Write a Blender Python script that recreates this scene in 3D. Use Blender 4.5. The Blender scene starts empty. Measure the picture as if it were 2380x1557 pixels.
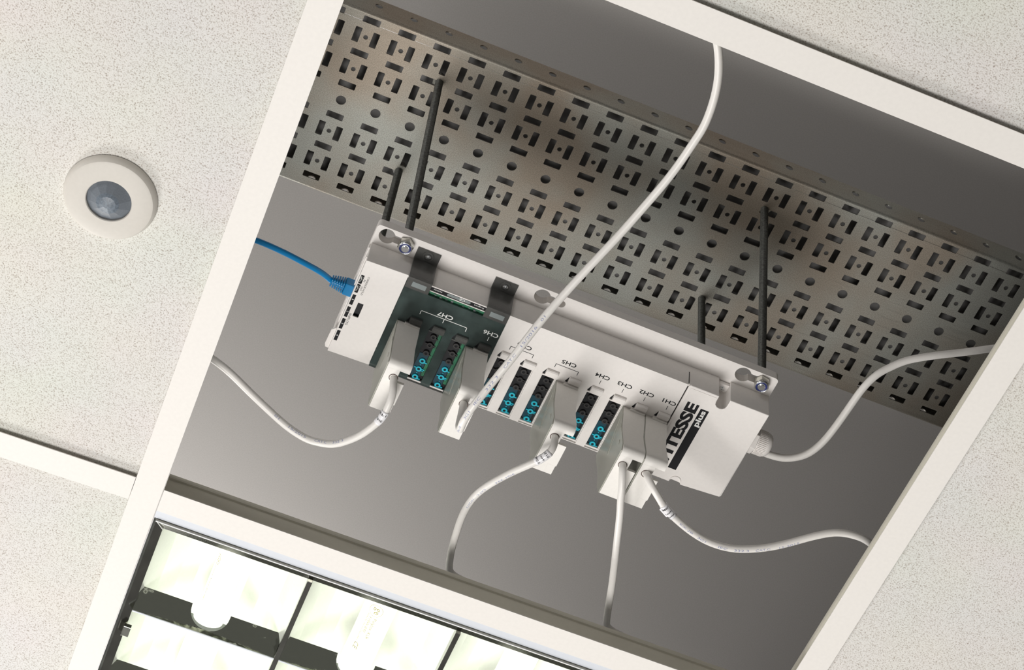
import bpy, bmesh, math, random
from mathutils import Vector, Matrix
from mathutils.geometry import tessellate_polygon
random.seed(7)
S = bpy.context.scene
COL = S.collection
PI = math.pi

# ------------------------------------------------------------------ camera, world, lights, exposure
cd = bpy.data.cameras.new('camera')
cam = bpy.data.objects.new('camera', cd); COL.objects.link(cam)
cd.sensor_fit = 'HORIZONTAL'; cd.sensor_width = 36.0; cd.lens = 77.646
cd.clip_start = 0.05; cd.clip_end = 50
R0 = (0.93094093, -0.35375607, 0.09058495)
R1 = (0.34198071, 0.75758543, -0.55597978)
R2 = (0.12805539, 0.54856264, 0.82624503)
cam.matrix_world = Matrix(((R0[0], -R1[0], -R2[0], -0.00922969),
                           (R0[1], -R1[1], -R2[1], -0.67614063),
                           (R0[2], -R1[2], -R2[2], -1.47225397),
                           (0, 0, 0, 1)))
S.camera = cam
W = bpy.data.worlds.new('room'); S.world = W; W.use_nodes = True
wb = W.node_tree.nodes['Background']
wb.inputs[0].default_value = (1.0, 0.97, 0.93, 1); wb.inputs[1].default_value = 0.14
S.view_settings.view_transform = 'Standard'; S.view_settings.look = 'None'
S.view_settings.gamma = 1; S.view_settings.exposure = 0.0; S.view_settings.use_curve_mapping = False
S.cycles.max_bounces = 8; S.cycles.transparent_max_bounces = 12
S.cycles.use_denoising = True

def area(name, loc, target, size, power, color=(1, 1, 1), size_y=None):
    l = bpy.data.lights.new(name, 'AREA'); l.energy = power; l.color = color
    l.size = size
    if size_y: l.shape = 'RECTANGLE'; l.size_y = size_y
    o = bpy.data.objects.new(name, l); COL.objects.link(o)
    o.location = loc
    d = Vector(target) - Vector(loc)
    o.rotation_euler = d.to_track_quat('-Z', 'Y').to_euler()
    return o
# soft boxes standing on the room floor, and added fill lights above the ceiling to brighten the soffit
area('room_softbox', (-0.25, 0.95, -2.9), (0.25, 0.35, 0.1), 1.3, 72, (1.0, 0.975, 0.945))
area('room_side_light', (-0.6, 3.5, -1.8), (0.3, 0.4, 0.1), 0.9, 66, (1.0, 0.985, 0.96))
a1 = area('void_fill', (-0.25, 1.70, 0.10), (0.05, 1.10, 0.62), 0.50, 10.0, (1.0, 0.98, 0.96))
a2 = area('void_fill', (-0.95, 0.30, 0.07), (-0.40, 0.25, 0.62), 0.50, 5.5, (1.0, 0.98, 0.96))
a3 = area('void_fill', (-0.80, -0.70, 0.09), (-0.25, -0.30, 0.62), 0.50, 4.0, (1.0, 0.98, 0.96))
for a_ in (a1, a2, a3): a_.data.spread = math.radians(125)

# ------------------------------------------------------------------ materials
MATS = {}
def pm(name, col, rough=0.5, metal=0.0, spec=0.5, alpha=1.0, noise=0.0, nscale=300, bump=0.0, bscale=600,
       emit=None, estr=0.0, trans=0.0, bdist=0.0005):
    m = bpy.data.materials.new(name); m.use_nodes = True; nt = m.node_tree
    b = nt.nodes['Principled BSDF']
    c = tuple(col) + (1,)
    b.inputs['Base Color'].default_value = c
    b.inputs['Roughness'].default_value = rough; b.inputs['Metallic'].default_value = metal
    b.inputs['Specular IOR Level'].default_value = spec; b.inputs['Alpha'].default_value = alpha
    if trans: b.inputs['Transmission Weight'].default_value = trans
    if emit: b.inputs['Emission Color'].default_value = tuple(emit) + (1,); b.inputs['Emission Strength'].default_value = estr
    tc = nt.nodes.new('ShaderNodeTexCoord')
    n = nt.nodes.new('ShaderNodeTexNoise'); n.inputs['Scale'].default_value = nscale; n.inputs['Detail'].default_value = 4
    nt.links.new(tc.outputs['Object'], n.inputs['Vector'])
    r = nt.nodes.new('ShaderNodeValToRGB')
    k = 1 - max(noise, 0.02)
    r.color_ramp.elements[0].color = tuple(x * k for x in col) + (1,); r.color_ramp.elements[0].position = 0.35
    r.color_ramp.elements[1].color = tuple(min(1, x * (1 + max(noise, 0.02) * 0.3)) for x in col) + (1,); r.color_ramp.elements[1].position = 0.65
    nt.links.new(n.outputs['Fac'], r.inputs['Fac']); nt.links.new(r.outputs['Color'], b.inputs['Base Color'])
    if bump:
        n2 = nt.nodes.new('ShaderNodeTexNoise'); n2.inputs['Scale'].default_value = bscale; n2.inputs['Detail'].default_value = 3
        nt.links.new(tc.outputs['Object'], n2.inputs['Vector'])
        bp = nt.nodes.new('ShaderNodeBump'); bp.inputs['Strength'].default_value = bump; bp.inputs['Distance'].default_value = bdist
        nt.links.new(n2.outputs['Fac'], bp.inputs['Height']); nt.links.new(bp.outputs['Normal'], b.inputs['Normal'])
    MATS[name] = m
    return m

def tile_material():
    m = bpy.data.materials.new('mineral_tile'); m.use_nodes = True; nt = m.node_tree
    b = nt.nodes['Principled BSDF']; b.inputs['Roughness'].default_value = 0.95; b.inputs['Specular IOR Level'].default_value = 0.1
    tc = nt.nodes.new('ShaderNodeTexCoord')
    n1 = nt.nodes.new('ShaderNodeTexNoise'); n1.inputs['Scale'].default_value = 820; n1.inputs['Detail'].default_value = 2.5; n1.inputs['Roughness'].default_value = 0.6
    n2 = nt.nodes.new('ShaderNodeTexNoise'); n2.inputs['Scale'].default_value = 9; n2.inputs['Detail'].default_value = 2
    for n in (n1, n2): nt.links.new(tc.outputs['Object'], n.inputs['Vector'])
    r = nt.nodes.new('ShaderNodeValToRGB'); e = r.color_ramp.elements
    e[0].position = 0.31; e[0].color = (0.40, 0.35, 0.31, 1)
    e[1].position = 0.52; e[1].color = (0.76, 0.745, 0.71, 1)
    k = e.new(0.41); k.color = (0.63, 0.605, 0.56, 1)
    nt.links.new(n1.outputs['Fac'], r.inputs['Fac'])
    mx = nt.nodes.new('ShaderNodeMix'); mx.data_type = 'RGBA'; mx.blend_type = 'MULTIPLY'; mx.inputs[0].default_value = 0.10
    nt.links.new(r.outputs['Color'], mx.inputs[6]); nt.links.new(n2.outputs['Color'], mx.inputs[7])
    nt.links.new(mx.outputs[2], b.inputs['Base Color'])
    bp = nt.nodes.new('ShaderNodeBump'); bp.inputs['Strength'].default_value = 0.40; bp.inputs['Distance'].default_value = 0.0010
    nt.links.new(n1.outputs['Fac'], bp.inputs['Height']); nt.links.new(bp.outputs['Normal'], b.inputs['Normal'])
    MATS['tile'] = m
def zinc_material():
    m = bpy.data.materials.new('galvanised_steel'); m.use_nodes = True; nt = m.node_tree
    b = nt.nodes['Principled BSDF']; b.inputs['Metallic'].default_value = 0.7
    tc = nt.nodes.new('ShaderNodeTexCoord')
    n1 = nt.nodes.new('ShaderNodeTexNoise'); n1.inputs['Scale'].default_value = 7; n1.inputs['Detail'].default_value = 3
    n2 = nt.nodes.new('ShaderNodeTexNoise'); n2.inputs['Scale'].default_value = 1100; n2.inputs['Detail'].default_value = 4
    mp = nt.nodes.new('ShaderNodeMapping'); mp.inputs['Scale'].default_value = (14, 900, 300)
    n3 = nt.nodes.new('ShaderNodeTexNoise'); n3.inputs['Scale'].default_value = 1; n3.inputs['Detail'].default_value = 3
    nt.links.new(tc.outputs['Object'], mp.inputs['Vector']); nt.links.new(mp.outputs['Vector'], n3.inputs['Vector'])
    for n in (n1, n2): nt.links.new(tc.outputs['Object'], n.inputs['Vector'])
    r1 = nt.nodes.new('ShaderNodeValToRGB'); e = r1.color_ramp.elements
    e[0].position = 0.40; e[0].color = (0.46, 0.465, 0.42, 1); e[1].position = 0.62; e[1].color = (0.42, 0.36, 0.29, 1)
    nt.links.new(n1.outputs['Fac'], r1.inputs['Fac'])
    r2 = nt.nodes.new('ShaderNodeValToRGB'); e = r2.color_ramp.elements
    e[0].position = 0.32; e[0].color = (0.62, 0.62, 0.62, 1); e[1].position = 0.68; e[1].color = (1, 1, 1, 1)
    nt.links.new(n2.outputs['Fac'], r2.inputs['Fac'])
    mx = nt.nodes.new('ShaderNodeMix'); mx.data_type = 'RGBA'; mx.blend_type = 'MULTIPLY'; mx.inputs[0].default_value = 1.0
    nt.links.new(r1.outputs['Color'], mx.inputs[6]); nt.links.new(r2.outputs['Color'], mx.inputs[7])
    nt.links.new(mx.outputs[2], b.inputs['Base Color'])
    mr = nt.nodes.new('ShaderNodeMapRange'); mr.inputs['To Min'].default_value = 0.36; mr.inputs['To Max'].default_value = 0.62
    nt.links.new(n3.outputs['Fac'], mr.inputs['Value']); nt.links.new(mr.outputs['Result'], b.inputs['Roughness'])
    bp = nt.nodes.new('ShaderNodeBump'); bp.inputs['Strength'].default_value = 0.10; bp.inputs['Distance'].default_value = 0.0003
    nt.links.new(n2.outputs['Fac'], bp.inputs['Height']); nt.links.new(bp.outputs['Normal'], b.inputs['Normal'])
    MATS['zinc'] = m
tile_material(); zinc_material()
pm('tile_back', (0.10, 0.09, 0.07), 0.9)
pm('bar_white', (0.80, 0.77, 0.73), 0.45, spec=0.3)
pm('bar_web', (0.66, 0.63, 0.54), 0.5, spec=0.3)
pm('soffit', (0.46, 0.44, 0.42), 0.9, spec=0.1, noise=0.06, nscale=700)
pm('plastic', (0.85, 0.815, 0.785), 0.42, spec=0.4, bump=0.05)
pm('plug_plastic', (0.83, 0.805, 0.765), 0.40, spec=0.45)
pm('plug_side', (0.52, 0.52, 0.46), 0.3, spec=0.5, alpha=0.74)
pm('cable_white', (0.79, 0.765, 0.73), 0.38, spec=0.5)
pm('sleeve_clear', (0.86, 0.85, 0.87), 0.15, spec=0.7)
pm('cable_blue', (0.0, 0.21, 0.50), 0.28, spec=0.6)
pm('boot_blue', (0.0, 0.19, 0.44), 0.30, spec=0.6)
pm('ink_black', (0.012, 0.012, 0.014), 0.6, spec=0.2)
pm('ink_white', (0.85, 0.85, 0.83), 0.6, spec=0.2)
pm('ink_blue', (0.32, 0.34, 0.50), 0.6, spec=0.2)
pm('ink_olive', (0.42, 0.40, 0.12), 0.7, spec=0.1)
pm('smoked', (0.050, 0.075, 0.070), 0.18, spec=0.7, alpha=0.80, noise=0.5, nscale=55)
pm('smoked_tab', (0.10, 0.10, 0.095), 0.22, spec=0.7, alpha=0.74)
pm('pcb', (0.01, 0.16, 0.07), 0.4, spec=0.5, noise=0.5, nscale=260)
pm('socket_black', (0.008, 0.008, 0.010), 0.3, spec=0.5)
pm('socket_ring_black', (0.035, 0.033, 0.033), 0.3, spec=0.5)
pm('socket_teal_dark', (0.0, 0.045, 0.07), 0.35, spec=0.5)
pm('socket_teal', (0.02, 0.50, 0.64), 0.35, spec=0.5)
pm('inner_brown', (0.09, 0.055, 0.045), 0.6)
pm('clear_grey', (0.30, 0.34, 0.34), 0.2, spec=0.6, alpha=0.8)
pm('rod_steel', (0.17, 0.175, 0.165), 0.42, metal=0.9, noise=0.35, nscale=500)
pm('shading_lid_dark', (0.22, 0.215, 0.21), 0.55, metal=0.6)  # dark tone deepens the shade behind the tray slots
pm('nut_steel', (0.66, 0.65, 0.60), 0.22, metal=1.0, noise=0.15)
pm('screw_steel', (0.85, 0.87, 0.88), 0.2, metal=1.0)
pm('nylon_blue', (0.02, 0.03, 0.16), 0.35, spec=0.6)
pm('chrome', (0.80, 0.82, 0.78), 0.06, metal=1.0)
pm('chrome_dark', (0.42, 0.42, 0.38), 0.16, metal=1.0, noise=0.2, nscale=40)
pm('reflector', (0.95, 0.98, 0.92), 0.25, metal=0.3)
pm('blade_chrome', (0.50, 0.53, 0.45), 0.07, metal=1.0, bump=1.0, bscale=24, bdist=0.003)
pm('reflection_grey', (0.30, 0.33, 0.31), 0.3)
pm('fitting_white', (0.66, 0.69, 0.74), 0.4)
pm('tube_glow', (0.9, 0.9, 0.85), 0.4, emit=(1.0, 1.0, 0.85), estr=1.2)
pm('tube_cap', (0.6, 0.6, 0.58), 0.3, metal=0.8)
pm('sensor_white', (0.60, 0.57, 0.52), 0.45, spec=0.35)
pm('sensor_lens', (0.17, 0.19, 0.215), 0.28, spec=0.55, noise=0.1, nscale=900)
pm('sensor_core', (0.15, 0.18, 0.215), 0.4, spec=0.4, noise=0.25, nscale=600)

# ------------------------------------------------------------------ helpers
class MB:
    def __init__(s): s.v = []; s.f = []; s.mi = []; s.m = 0; s.sm = []; s.smooth = False
    def vert(s, p): s.v.append(tuple(p)); return len(s.v) - 1
    def face(s, idx): s.f.append(tuple(idx)); s.mi.append(s.m); s.sm.append(s.smooth)
    def box(s, x0, x1, y0, y1, z0, z1, mat=None):
        b = len(s.v)
        for z in (z0, z1):
            for (x, y) in ((x0, y0), (x1, y0), (x1, y1), (x0, y1)):
                p = Vector((x, y, z)); s.v.append(tuple(mat @ p) if mat else tuple(p))
        for q in ((0, 3, 2, 1), (4, 5, 6, 7), (0, 1, 5, 4), (1, 2, 6, 5), (2, 3, 7, 6), (3, 0, 4, 7)): s.face([b + i for i in q])
    def prism(s, poly, a0, a1, fn):
        """extrude the closed outline poly between a0 and a1; fn(p, a) gives the point"""
        n = len(poly); b = len(s.v)
        for a in (a0, a1):
            for p in poly: s.v.append(tuple(fn(p, a)))
        for i in range(n): j = (i + 1) % n; s.face((b + i, b + j, b + n + j, b + n + i))
        t = tessellate_polygon([[Vector((p[0], p[1], 0)) for p in poly]])
        for q in t: s.face([b + i for i in q]); s.face([b + n + i for i in reversed(q)])
    def plate(s, outer, holes, z0, z1, walls_outer=True):
        loops = [outer] + holes
        vecs = [[Vector((p[0], p[1], 0)) for p in l] for l in loops]
        flat = [p for l in loops for p in l]; n = len(flat); b = len(s.v)
        for z in (z0, z1):
            for p in flat: s.v.append((p[0], p[1], z))
        for q in tessellate_polygon(vecs):
            s.face([b + i for i in q]); s.face([b + n + i for i in reversed(q)])
        o = 0
        for k, l in enumerate(loops):
            m = len(l)
            if k or walls_outer:
                for i in range(m): j = (i + 1) % m; s.face((b + o + i, b + o + j, b + n + o + j, b + n + o + i))
            o += m
    def lathe(s, prof, seg, mat=None, cap=True, phase=0.0):
        """profile (r, z) turned about z"""
        b = len(s.v)
        for r, z in prof:
            for k in range(seg):
                a = phase + 2 * PI * k / seg; p = Vector((r * math.cos(a), r * math.sin(a), z))
                s.v.append(tuple(mat @ p) if mat else tuple(p))
        for i in range(len(prof) - 1):
            for k in range(seg):
                j = (k + 1) % seg; s.face((b + i * seg + k, b + i * seg + j, b + (i + 1) * seg + j, b + (i + 1) * seg + k))
        if cap:
            s.face([b + k for k in reversed(range(seg))]); e = b + (len(prof) - 1) * seg; s.face([e + k for k in range(seg)])
    def build(s, name, mats, parent=None, bevel=0, recalc=True, auto=None):
        me = bpy.data.meshes.new(name); me.from_pydata(s.v, [], s.f)
        if not isinstance(mats, (list, tuple)): mats = [mats]
        for m in mats: me.materials.append(MATS[m])
        for p, i, sm in zip(me.polygons, s.mi, s.sm): p.material_index = i; p.use_smooth = sm
        if recalc:
            bm = bmesh.new(); bm.from_mesh(me); bmesh.ops.recalc_face_normals(bm, faces=bm.faces); bm.to_mesh(me); bm.free()
        if auto:
            for p in me.polygons: p.use_smooth = True
            me.set_sharp_from_angle(angle=math.radians(auto))
        me.update()
        o = bpy.data.objects.new(name, me); COL.objects.link(o)
        if parent: o.parent = parent
        if bevel:
            bv = o.modifiers.new('bevel', 'BEVEL'); bv.width = bevel; bv.segments = 2; bv.limit_method = 'ANGLE'; bv.angle_limit = math.radians(50)
        return o
def tag(o, label=None, cat=None, group=None, kind=None):
    if label: o['label'] = label
    if cat: o['category'] = cat
    if group: o['group'] = group
    if kind: o['kind'] = kind
    return o
def empty(name, loc=(0, 0, 0), rz=0.0):
    o = bpy.data.objects.new(name, None); COL.objects.link(o); o.location = loc; o.rotation_euler = (0, 0, rz); o.empty_display_size = 0.02
    return o
def circ(cx, cy, r, n=16, ph=0.0): return [(cx + r * math.cos(2 * PI * k / n + ph), cy + r * math.sin(2 * PI * k / n + ph)) for k in range(n)]
def rrect(x0, x1, y0, y1, r, n=3):
    out = []
    for (cx, cy, a0) in ((x1 - r, y1 - r, 0), (x0 + r, y1 - r, 90), (x0 + r, y0 + r, 180), (x1 - r, y0 + r, 270)):
        for k in range(n + 1):
            a = math.radians(a0 + 90 * k / n); out.append((cx + r * math.cos(a), cy + r * math.sin(a)))
    return out

def text_mesh(s, bold=0.0, res=5):
    cu = bpy.data.curves.new('lettering', 'FONT'); cu.body = s; cu.size = 1.0; cu.offset = bold; cu.resolution_u = res
    o = bpy.data.objects.new('lettering', cu)
    me = bpy.data.meshes.new_from_object(o)
    v = [tuple(q.co) for q in me.vertices]; f = [tuple(p.vertices) for p in me.polygons]
    bpy.data.objects.remove(o); bpy.data.curves.remove(cu); bpy.data.meshes.remove(me)
    return v, f
def add_text(mb, s, origin, xd, yd, length, height, bold=0.0):
    """fit the lettering into length x height; origin is the start of its baseline box"""
    v, f = text_mesh(s, bold)
    x0 = min(p[0] for p in v); x1 = max(p[0] for p in v); y0 = min(p[1] for p in v); y1 = max(p[1] for p in v)
    o = Vector(origin); X = Vector(xd); Y = Vector(yd); b = len(mb.v)
    for p in v:
        q = o + X * ((p[0] - x0) / (x1 - x0) * length) + Y * ((p[1] - y0) / (y1 - y0) * height)
        mb.v.append(tuple(q))
    for q in f: mb.face([b + i for i in q])

# swept tubes
def catmull(P, n=6):
    P = [Vector(p) for p in P]; out = []
    Q = [P[0] * 2 - P[1]] + P + [P[-1] * 2 - P[-2]]
    for i in range(1, len(Q) - 2):
        a, b, c, d = Q[i - 1], Q[i], Q[i + 1], Q[i + 2]
        for k in range(n):
            t = k / n
            out.append(0.5 * ((2 * b) + (c - a) * t + (2 * a - 5 * b + 4 * c - d) * t * t + (3 * b - a - 3 * c + d) * t ** 3))
    out.append(P[-1]); return out
def smooth_path(P, it=2):
    for _ in range(it): P = [P[0]] + [(P[i - 1] + P[i] * 2 + P[i + 1]) / 4 for i in range(1, len(P) - 1)] + [P[-1]]
    return P
class Path:
    def __init__(s, pts, sm=4):
        s.p = smooth_path(catmull(pts), sm)
        s.s = [0.0]
        for a, b in zip(s.p, s.p[1:]): s.s.append(s.s[-1] + (b - a).length)
        n = len(s.p)
        s.t = [(s.p[min(i + 1, n - 1)] - s.p[max(i - 1, 0)]).normalized() for i in range(n)]
        s.n = []; ref = Vector((0, 0, -1)) if abs(s.t[0].z) < 0.9 else Vector((0, -1, 0))
        for i in range(n):
            v = ref - s.t[i] * ref.dot(s.t[i]); v.normalize(); s.n.append(v); ref = v
    def at(s, d):
        d = max(0, min(s.s[-1] - 1e-6, d)); i = 0
        lo, hi = 0, len(s.s) - 1
        while hi - lo > 1:
            m = (lo + hi) // 2
            if s.s[m] <= d: lo = m
            else: hi = m
        k = (d - s.s[lo]) / max(1e-9, s.s[lo + 1] - s.s[lo])
        return s.p[lo].lerp(s.p[lo + 1], k), s.t[lo].lerp(s.t[lo + 1], k).normalized(), s.n[lo].lerp(s.n[lo + 1], k).normalized()
def tube(mb, path, r, seg=20, s0=None, s1=None, step=None):
    if s0 is None: pts = list(zip(path.p, path.t, path.n))
    else:
        n = max(2, int((s1 - s0) / (step or 0.0015))); pts = [path.at(s0 + (s1 - s0) * i / n) for i in range(n + 1)]
    b = len(mb.v); mb.smooth = True
    for i, (p, t, n) in enumerate(pts):
        bn = t.cross(n); rr = r(i / (len(pts) - 1)) if callable(r) else r
        for k in range(seg):
            a = 2 * PI * k / seg; mb.v.append(tuple(p + (n * math.cos(a) + bn * math.sin(a)) * rr))
    for i in range(len(pts) - 1):
        for k in range(seg):
            j = (k + 1) % seg; mb.face((b + i * seg + k, b + i * seg + j, b + (i + 1) * seg + j, b + (i + 1) * seg + k))
    mb.smooth = False
    mb.face([b + k for k in range(seg)]); e = b + (len(pts) - 1) * seg; mb.face([e + k for k in range(seg)])
CAMP = Vector((-0.00923, -0.67614, -1.47225))
def cut_text(v, f, n=7):
    bm = bmesh.new(); vs = [bm.verts.new(p) for p in v]
    for q in f:
        try: bm.faces.new([vs[i] for i in q])
        except ValueError: pass
    for ax in (0, 1):
        a = min(p[ax] for p in v); b = max(p[ax] for p in v); m = n if ax else max(6, int((b - a) * 6))
        for k in range(1, m):
            no = Vector((1 - ax, ax, 0)); co = no * (a + (b - a) * k / m)
            bmesh.ops.bisect_plane(bm, geom=bm.verts[:] + bm.edges[:] + bm.faces[:], plane_co=co, plane_no=no)
    bm.verts.index_update(); V = [tuple(p.co) for p in bm.verts]; F = [tuple(q.index for q in p.verts) for p in bm.faces]; bm.free()
    return V, F
def wrap_text(mb, s, path, r, d0, length, height, turn=0.0, rev=False, across=False, bold=0.0, flip=False):
    """print lettering on the skin of a tube; turn is the angle from the side facing the room"""
    v, f = cut_text(*text_mesh(s, bold))
    x0 = min(p[0] for p in v); x1 = max(p[0] for p in v); y0 = min(p[1] for p in v); y1 = max(p[1] for p in v); b = len(mb.v)
    p, t, n = path.at(d0); bn = t.cross(n); face = (CAMP - p).normalized()
    base = math.atan2(face.dot(bn), face.dot(n)) + turn
    for q in v:
        x = (q[0] - x0) / (x1 - x0); y = (q[1] - y0) / (y1 - y0) - 0.5
        if rev: x = 1 - x; y = -y
        if across: ds, ang = (y + 0.5) * height, (x - 0.5) * length / r * (-1 if flip else 1)
        else: ds, ang = x * length, y * height / r
        p, t, n = path.at(d0 + ds); bn = t.cross(n); a = base - ang
        mb.v.append(tuple(p + (n * math.cos(a) + bn * math.sin(a)) * (r + 0.00007)))
    for q in f: mb.face([b + i for i in q])

# ------------------------------------------------------------------ the ceiling grid (grid face z = 0)
W_ = 0.576
def lin(c, t): return c[0] + c[1] * t
LB_L, LB_R = (-0.02583, 0.0018), (-0.00064, 0.00172)
TB_U, TB_L = (-0.0293, 0.0112), (-0.00373, 0.01081)
RB_L, RB_R = (0.57614, 0.00038), (0.60058, 0.00087)
BB_U, BB_L = (0.5762, 0.0002), (0.60091, 0.00063)
CB_U, CB_L = (0.57281, -0.01941), (0.59849, -0.02565)
def tbar(name, c0, c1, t0, t1, along_y, label):
    """inverted T section: flange, web and bulb"""
    mb = MB()
    prof = [(0, 0), (1, 0), (1, .0009), (.53, .0012), (.53, .0295), (.60, .0302), (.62, .0318), (.62, .0345), (.38, .0345), (.38, .0318), (.40, .0302), (.47, .0295), (.47, .0012), (0, .0009)]
    n = len(prof)
    for t in (t0, t1):
        for (k, z) in prof:
            a = lin(c0, t) * (1 - k) + lin(c1, t) * k
            mb.v.append((a, t, z) if along_y else (t, a, z))
    for i in range(n):
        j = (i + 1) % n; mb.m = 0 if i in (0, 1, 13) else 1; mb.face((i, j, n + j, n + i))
    mb.m = 1
    for q in tessellate_polygon([[Vector((p[0], p[1] * 20, 0)) for p in prof]]): mb.face(q); mb.face([n + i for i in reversed(q)])
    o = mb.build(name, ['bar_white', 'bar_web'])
    tag(o, label, None, None, 'structure'); return o
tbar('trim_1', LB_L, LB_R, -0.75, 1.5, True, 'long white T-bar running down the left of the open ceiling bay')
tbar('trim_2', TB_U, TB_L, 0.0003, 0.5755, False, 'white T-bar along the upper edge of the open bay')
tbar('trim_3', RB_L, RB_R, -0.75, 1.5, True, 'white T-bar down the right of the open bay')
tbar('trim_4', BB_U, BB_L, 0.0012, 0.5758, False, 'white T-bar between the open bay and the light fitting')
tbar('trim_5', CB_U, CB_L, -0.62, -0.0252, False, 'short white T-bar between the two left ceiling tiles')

def mb_backs(mb):
    for i, f in enumerate(mb.f):
        if any(mb.v[k][2] > .0053 for k in f): mb.mi[i] = 1
def ceiling_tile(x0, x1, y0, y1, label, hole=None):
    mb = MB(); mb.plate([(x0, y0), (x1, y0), (x1, y1), (x0, y1)], [circ(hole[0], hole[1], 0.031, 32)] if hole else [], 0.0052, 0.020)
    mb_backs(mb); o = mb.build('ceiling_tile', ['tile', 'tile_back'], recalc=False); tag(o, label, 'ceiling tile', 'speckled mineral fibre tiles in the grid'); return o
ceiling_tile(-0.612, -0.0145, -0.010, 0.580, 'speckled off-white ceiling tile carrying the round sensor', (-0.1185, 0.3125))
ceiling_tile(-0.612, -0.0140, 0.592, 1.19, 'plain speckled ceiling tile left of the light fitting, below the short crossbar')
ceiling_tile(0.0, 0.588, -0.612, -0.0155, 'plain speckled ceiling tile above the upper bar, at the upper right of the bay')
ceiling_tile(0.5895, 1.19, -0.010, 0.588, 'plain speckled ceiling tile right of the open bay')
# the rest of the suspended ceiling out of the frame and the slab above
mb = MB(); mb.plate([(-3, -3), (3.6, -3), (3.6, 3.6), (-3, 3.6)], [[(-0.613, -0.613), (1.191, -0.613), (1.191, 1.191), (-0.613, 1.191)]], 0.0052, 0.020)
mb_backs(mb); tag(mb.build('ceiling', ['tile', 'tile_back']), 'suspended ceiling around the bay', None, None, 'structure')
mb = MB(); mb.box(0.5895, 1.19, 0.592, 1.19, 0.0052, 0.02); mb.box(-0.612, -0.0145, -0.612, -0.012, 0.0052, 0.02); mb.box(0.5895, 1.19, -0.612, -0.012, 0.0052, 0.02)
mb_backs(mb); tag(mb.build('ceiling', ['tile', 'tile_back']), 'corner bays of the suspended ceiling', None, None, 'structure')
mb = MB(); mb.box(-3, 3.6, -3, 3.6, 0.620, 0.68)
tag(mb.build('ceiling', 'soffit'), 'plain grey concrete soffit seen through the open bay', None, None, 'structure')

# ------------------------------------------------------------------ round occupancy sensor
sn = empty('occupancy_sensor', (-0.1185, 0.3125, 0.0052)); tag(sn, 'round off-white ceiling sensor with a grey faceted lens, on the left tile', 'sensor')
mb = MB(); mb.smooth = True
mb.lathe([(0.0180, 0.004), (0.0182, -0.0072), (0.0188, -0.0078), (0.0200, -0.0079), (0.0335, -0.0074), (0.0352, -0.0069), (0.0366, -0.0054), (0.0378, -0.0020), (0.0378, -0.0004), (0.0300, 0.0000), (0.0300, 0.006)], 96, cap=False)
mb.build('bezel', 'sensor_white', sn, auto=30)
mb = MB(); N = 12
ring0 = [(0.0180, -0.0052), (0.0095, -0.0112)]
b = len(mb.v)
for r, z in ring0:
    for k in range(N): a = 2 * PI * (k + .3) / N; mb.v.append((r * math.cos(a) / (math.cos(PI / N) if r > .015 else 1), r * math.sin(a) / (math.cos(PI / N) if r > .015 else 1), z))
for k in range(N): j = (k + 1) % N; mb.face((k, j, N + j, N + k))
mb.build('lens', 'sensor_lens', sn)
mb = MB(); mb.lathe([(0.0095, -0.0112), (0.0068, -0.0127), (0.0035, -0.0134), (0.0006, -0.0136)], N, phase=2 * PI * .3 / N)
mb.build('lens_centre', 'sensor_core', sn)

# ------------------------------------------------------------------ cable tray
TY = math.radians(0.51)
tr = empty('cable_tray', (0.0335, 0.4025, 0.440), TY); tag(tr, 'perforated galvanised steel cable tray crossing the open bay', 'cable tray')
P = 0.03630; Sg = 0.01868
mb = MB()
def cell(i, j):
    x0, x1, y0, y1 = i * P - P / 2, i * P + P / 2, j * Sg - Sg / 2, j * Sg + Sg / 2
    cx, cy = i * P, j * Sg; H = []
    if j == 0: H = [circ(cx, cy, 0.0051, 20)]
    elif j in (-5, -3, -1, 1, 3, 5): H = [rrect(cx - .0087, cx + .0087, cy - .0034, cy + .0034, .0007, 2)]
    else:
        for sx in (-1, 1): H.append(rrect(cx + sx * P / 4 - .0033, cx + sx * P / 4 + .0033, cy - .0082, cy + .0082, .0006, 2))
        H.append(circ(cx, cy, 0.0024, 12))
    if j == -5: y0 = -0.0985
    if j == 5: y1 = 0.1055
    mb.plate([(x0, y0), (x1, y0), (x1, y1), (x0, y1)], H, 0, 0.0012, False)
for i in range(-5, 28):
    for j in range(-5, 6): cell(i, j)
mb.build('perforated_base', 'zinc', tr, recalc=False)
XA, XB = -5.5 * P, 27.5 * P
# side flanges: rolled bend, then a wall with round holes
for sgn, yb, nm in ((-1, -0.0985, 'side_flange'), (1, 0.1055, 'side_flange')):
    mb = MB(); mb.smooth = True
    r = 0.0032; prev = None
    for k in range(9):
        a = PI / 2 * k / 8; y = yb + sgn * r * math.sin(a); z = r - r * math.cos(a)
        y2 = yb + sgn * (r - .0012) * math.sin(a); z2 = r - (r - .0012) * math.cos(a)
        cur = [mb.vert((XA, y, z)), mb.vert((XB, y, z)), mb.vert((XA, y2, z2)), mb.vert((XB, y2, z2))]
        if prev: mb.face((prev[0], prev[1], cur[1], cur[0])); mb.face((prev[2], cur[2], cur[3], prev[3]))
        prev = cur
    mb.smooth = False
    sub = MB()
    for i in range(-5, 28):
        cx = i * P + 0.0018
        sub.plate([(i * P - P / 2, r), (i * P + P / 2, r), (i * P + P / 2, .0305), (i * P - P / 2, .0305)], [circ(cx, .0192, .0040, 20)], 0, .0012, False)
    yo = yb + sgn * r
    b = len(mb.v)
    for (x, z, t) in sub.v: mb.v.append((x, yo - sgn * t, z))
    for f in sub.f: mb.face([b + q for q in f])
    # returned lip
    mb.box(XA, XB, min(yo, yo - sgn * .006), max(yo, yo - sgn * .006), .0305, .0317)
    mb.build(nm, 'zinc', tr, recalc=False)
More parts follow.
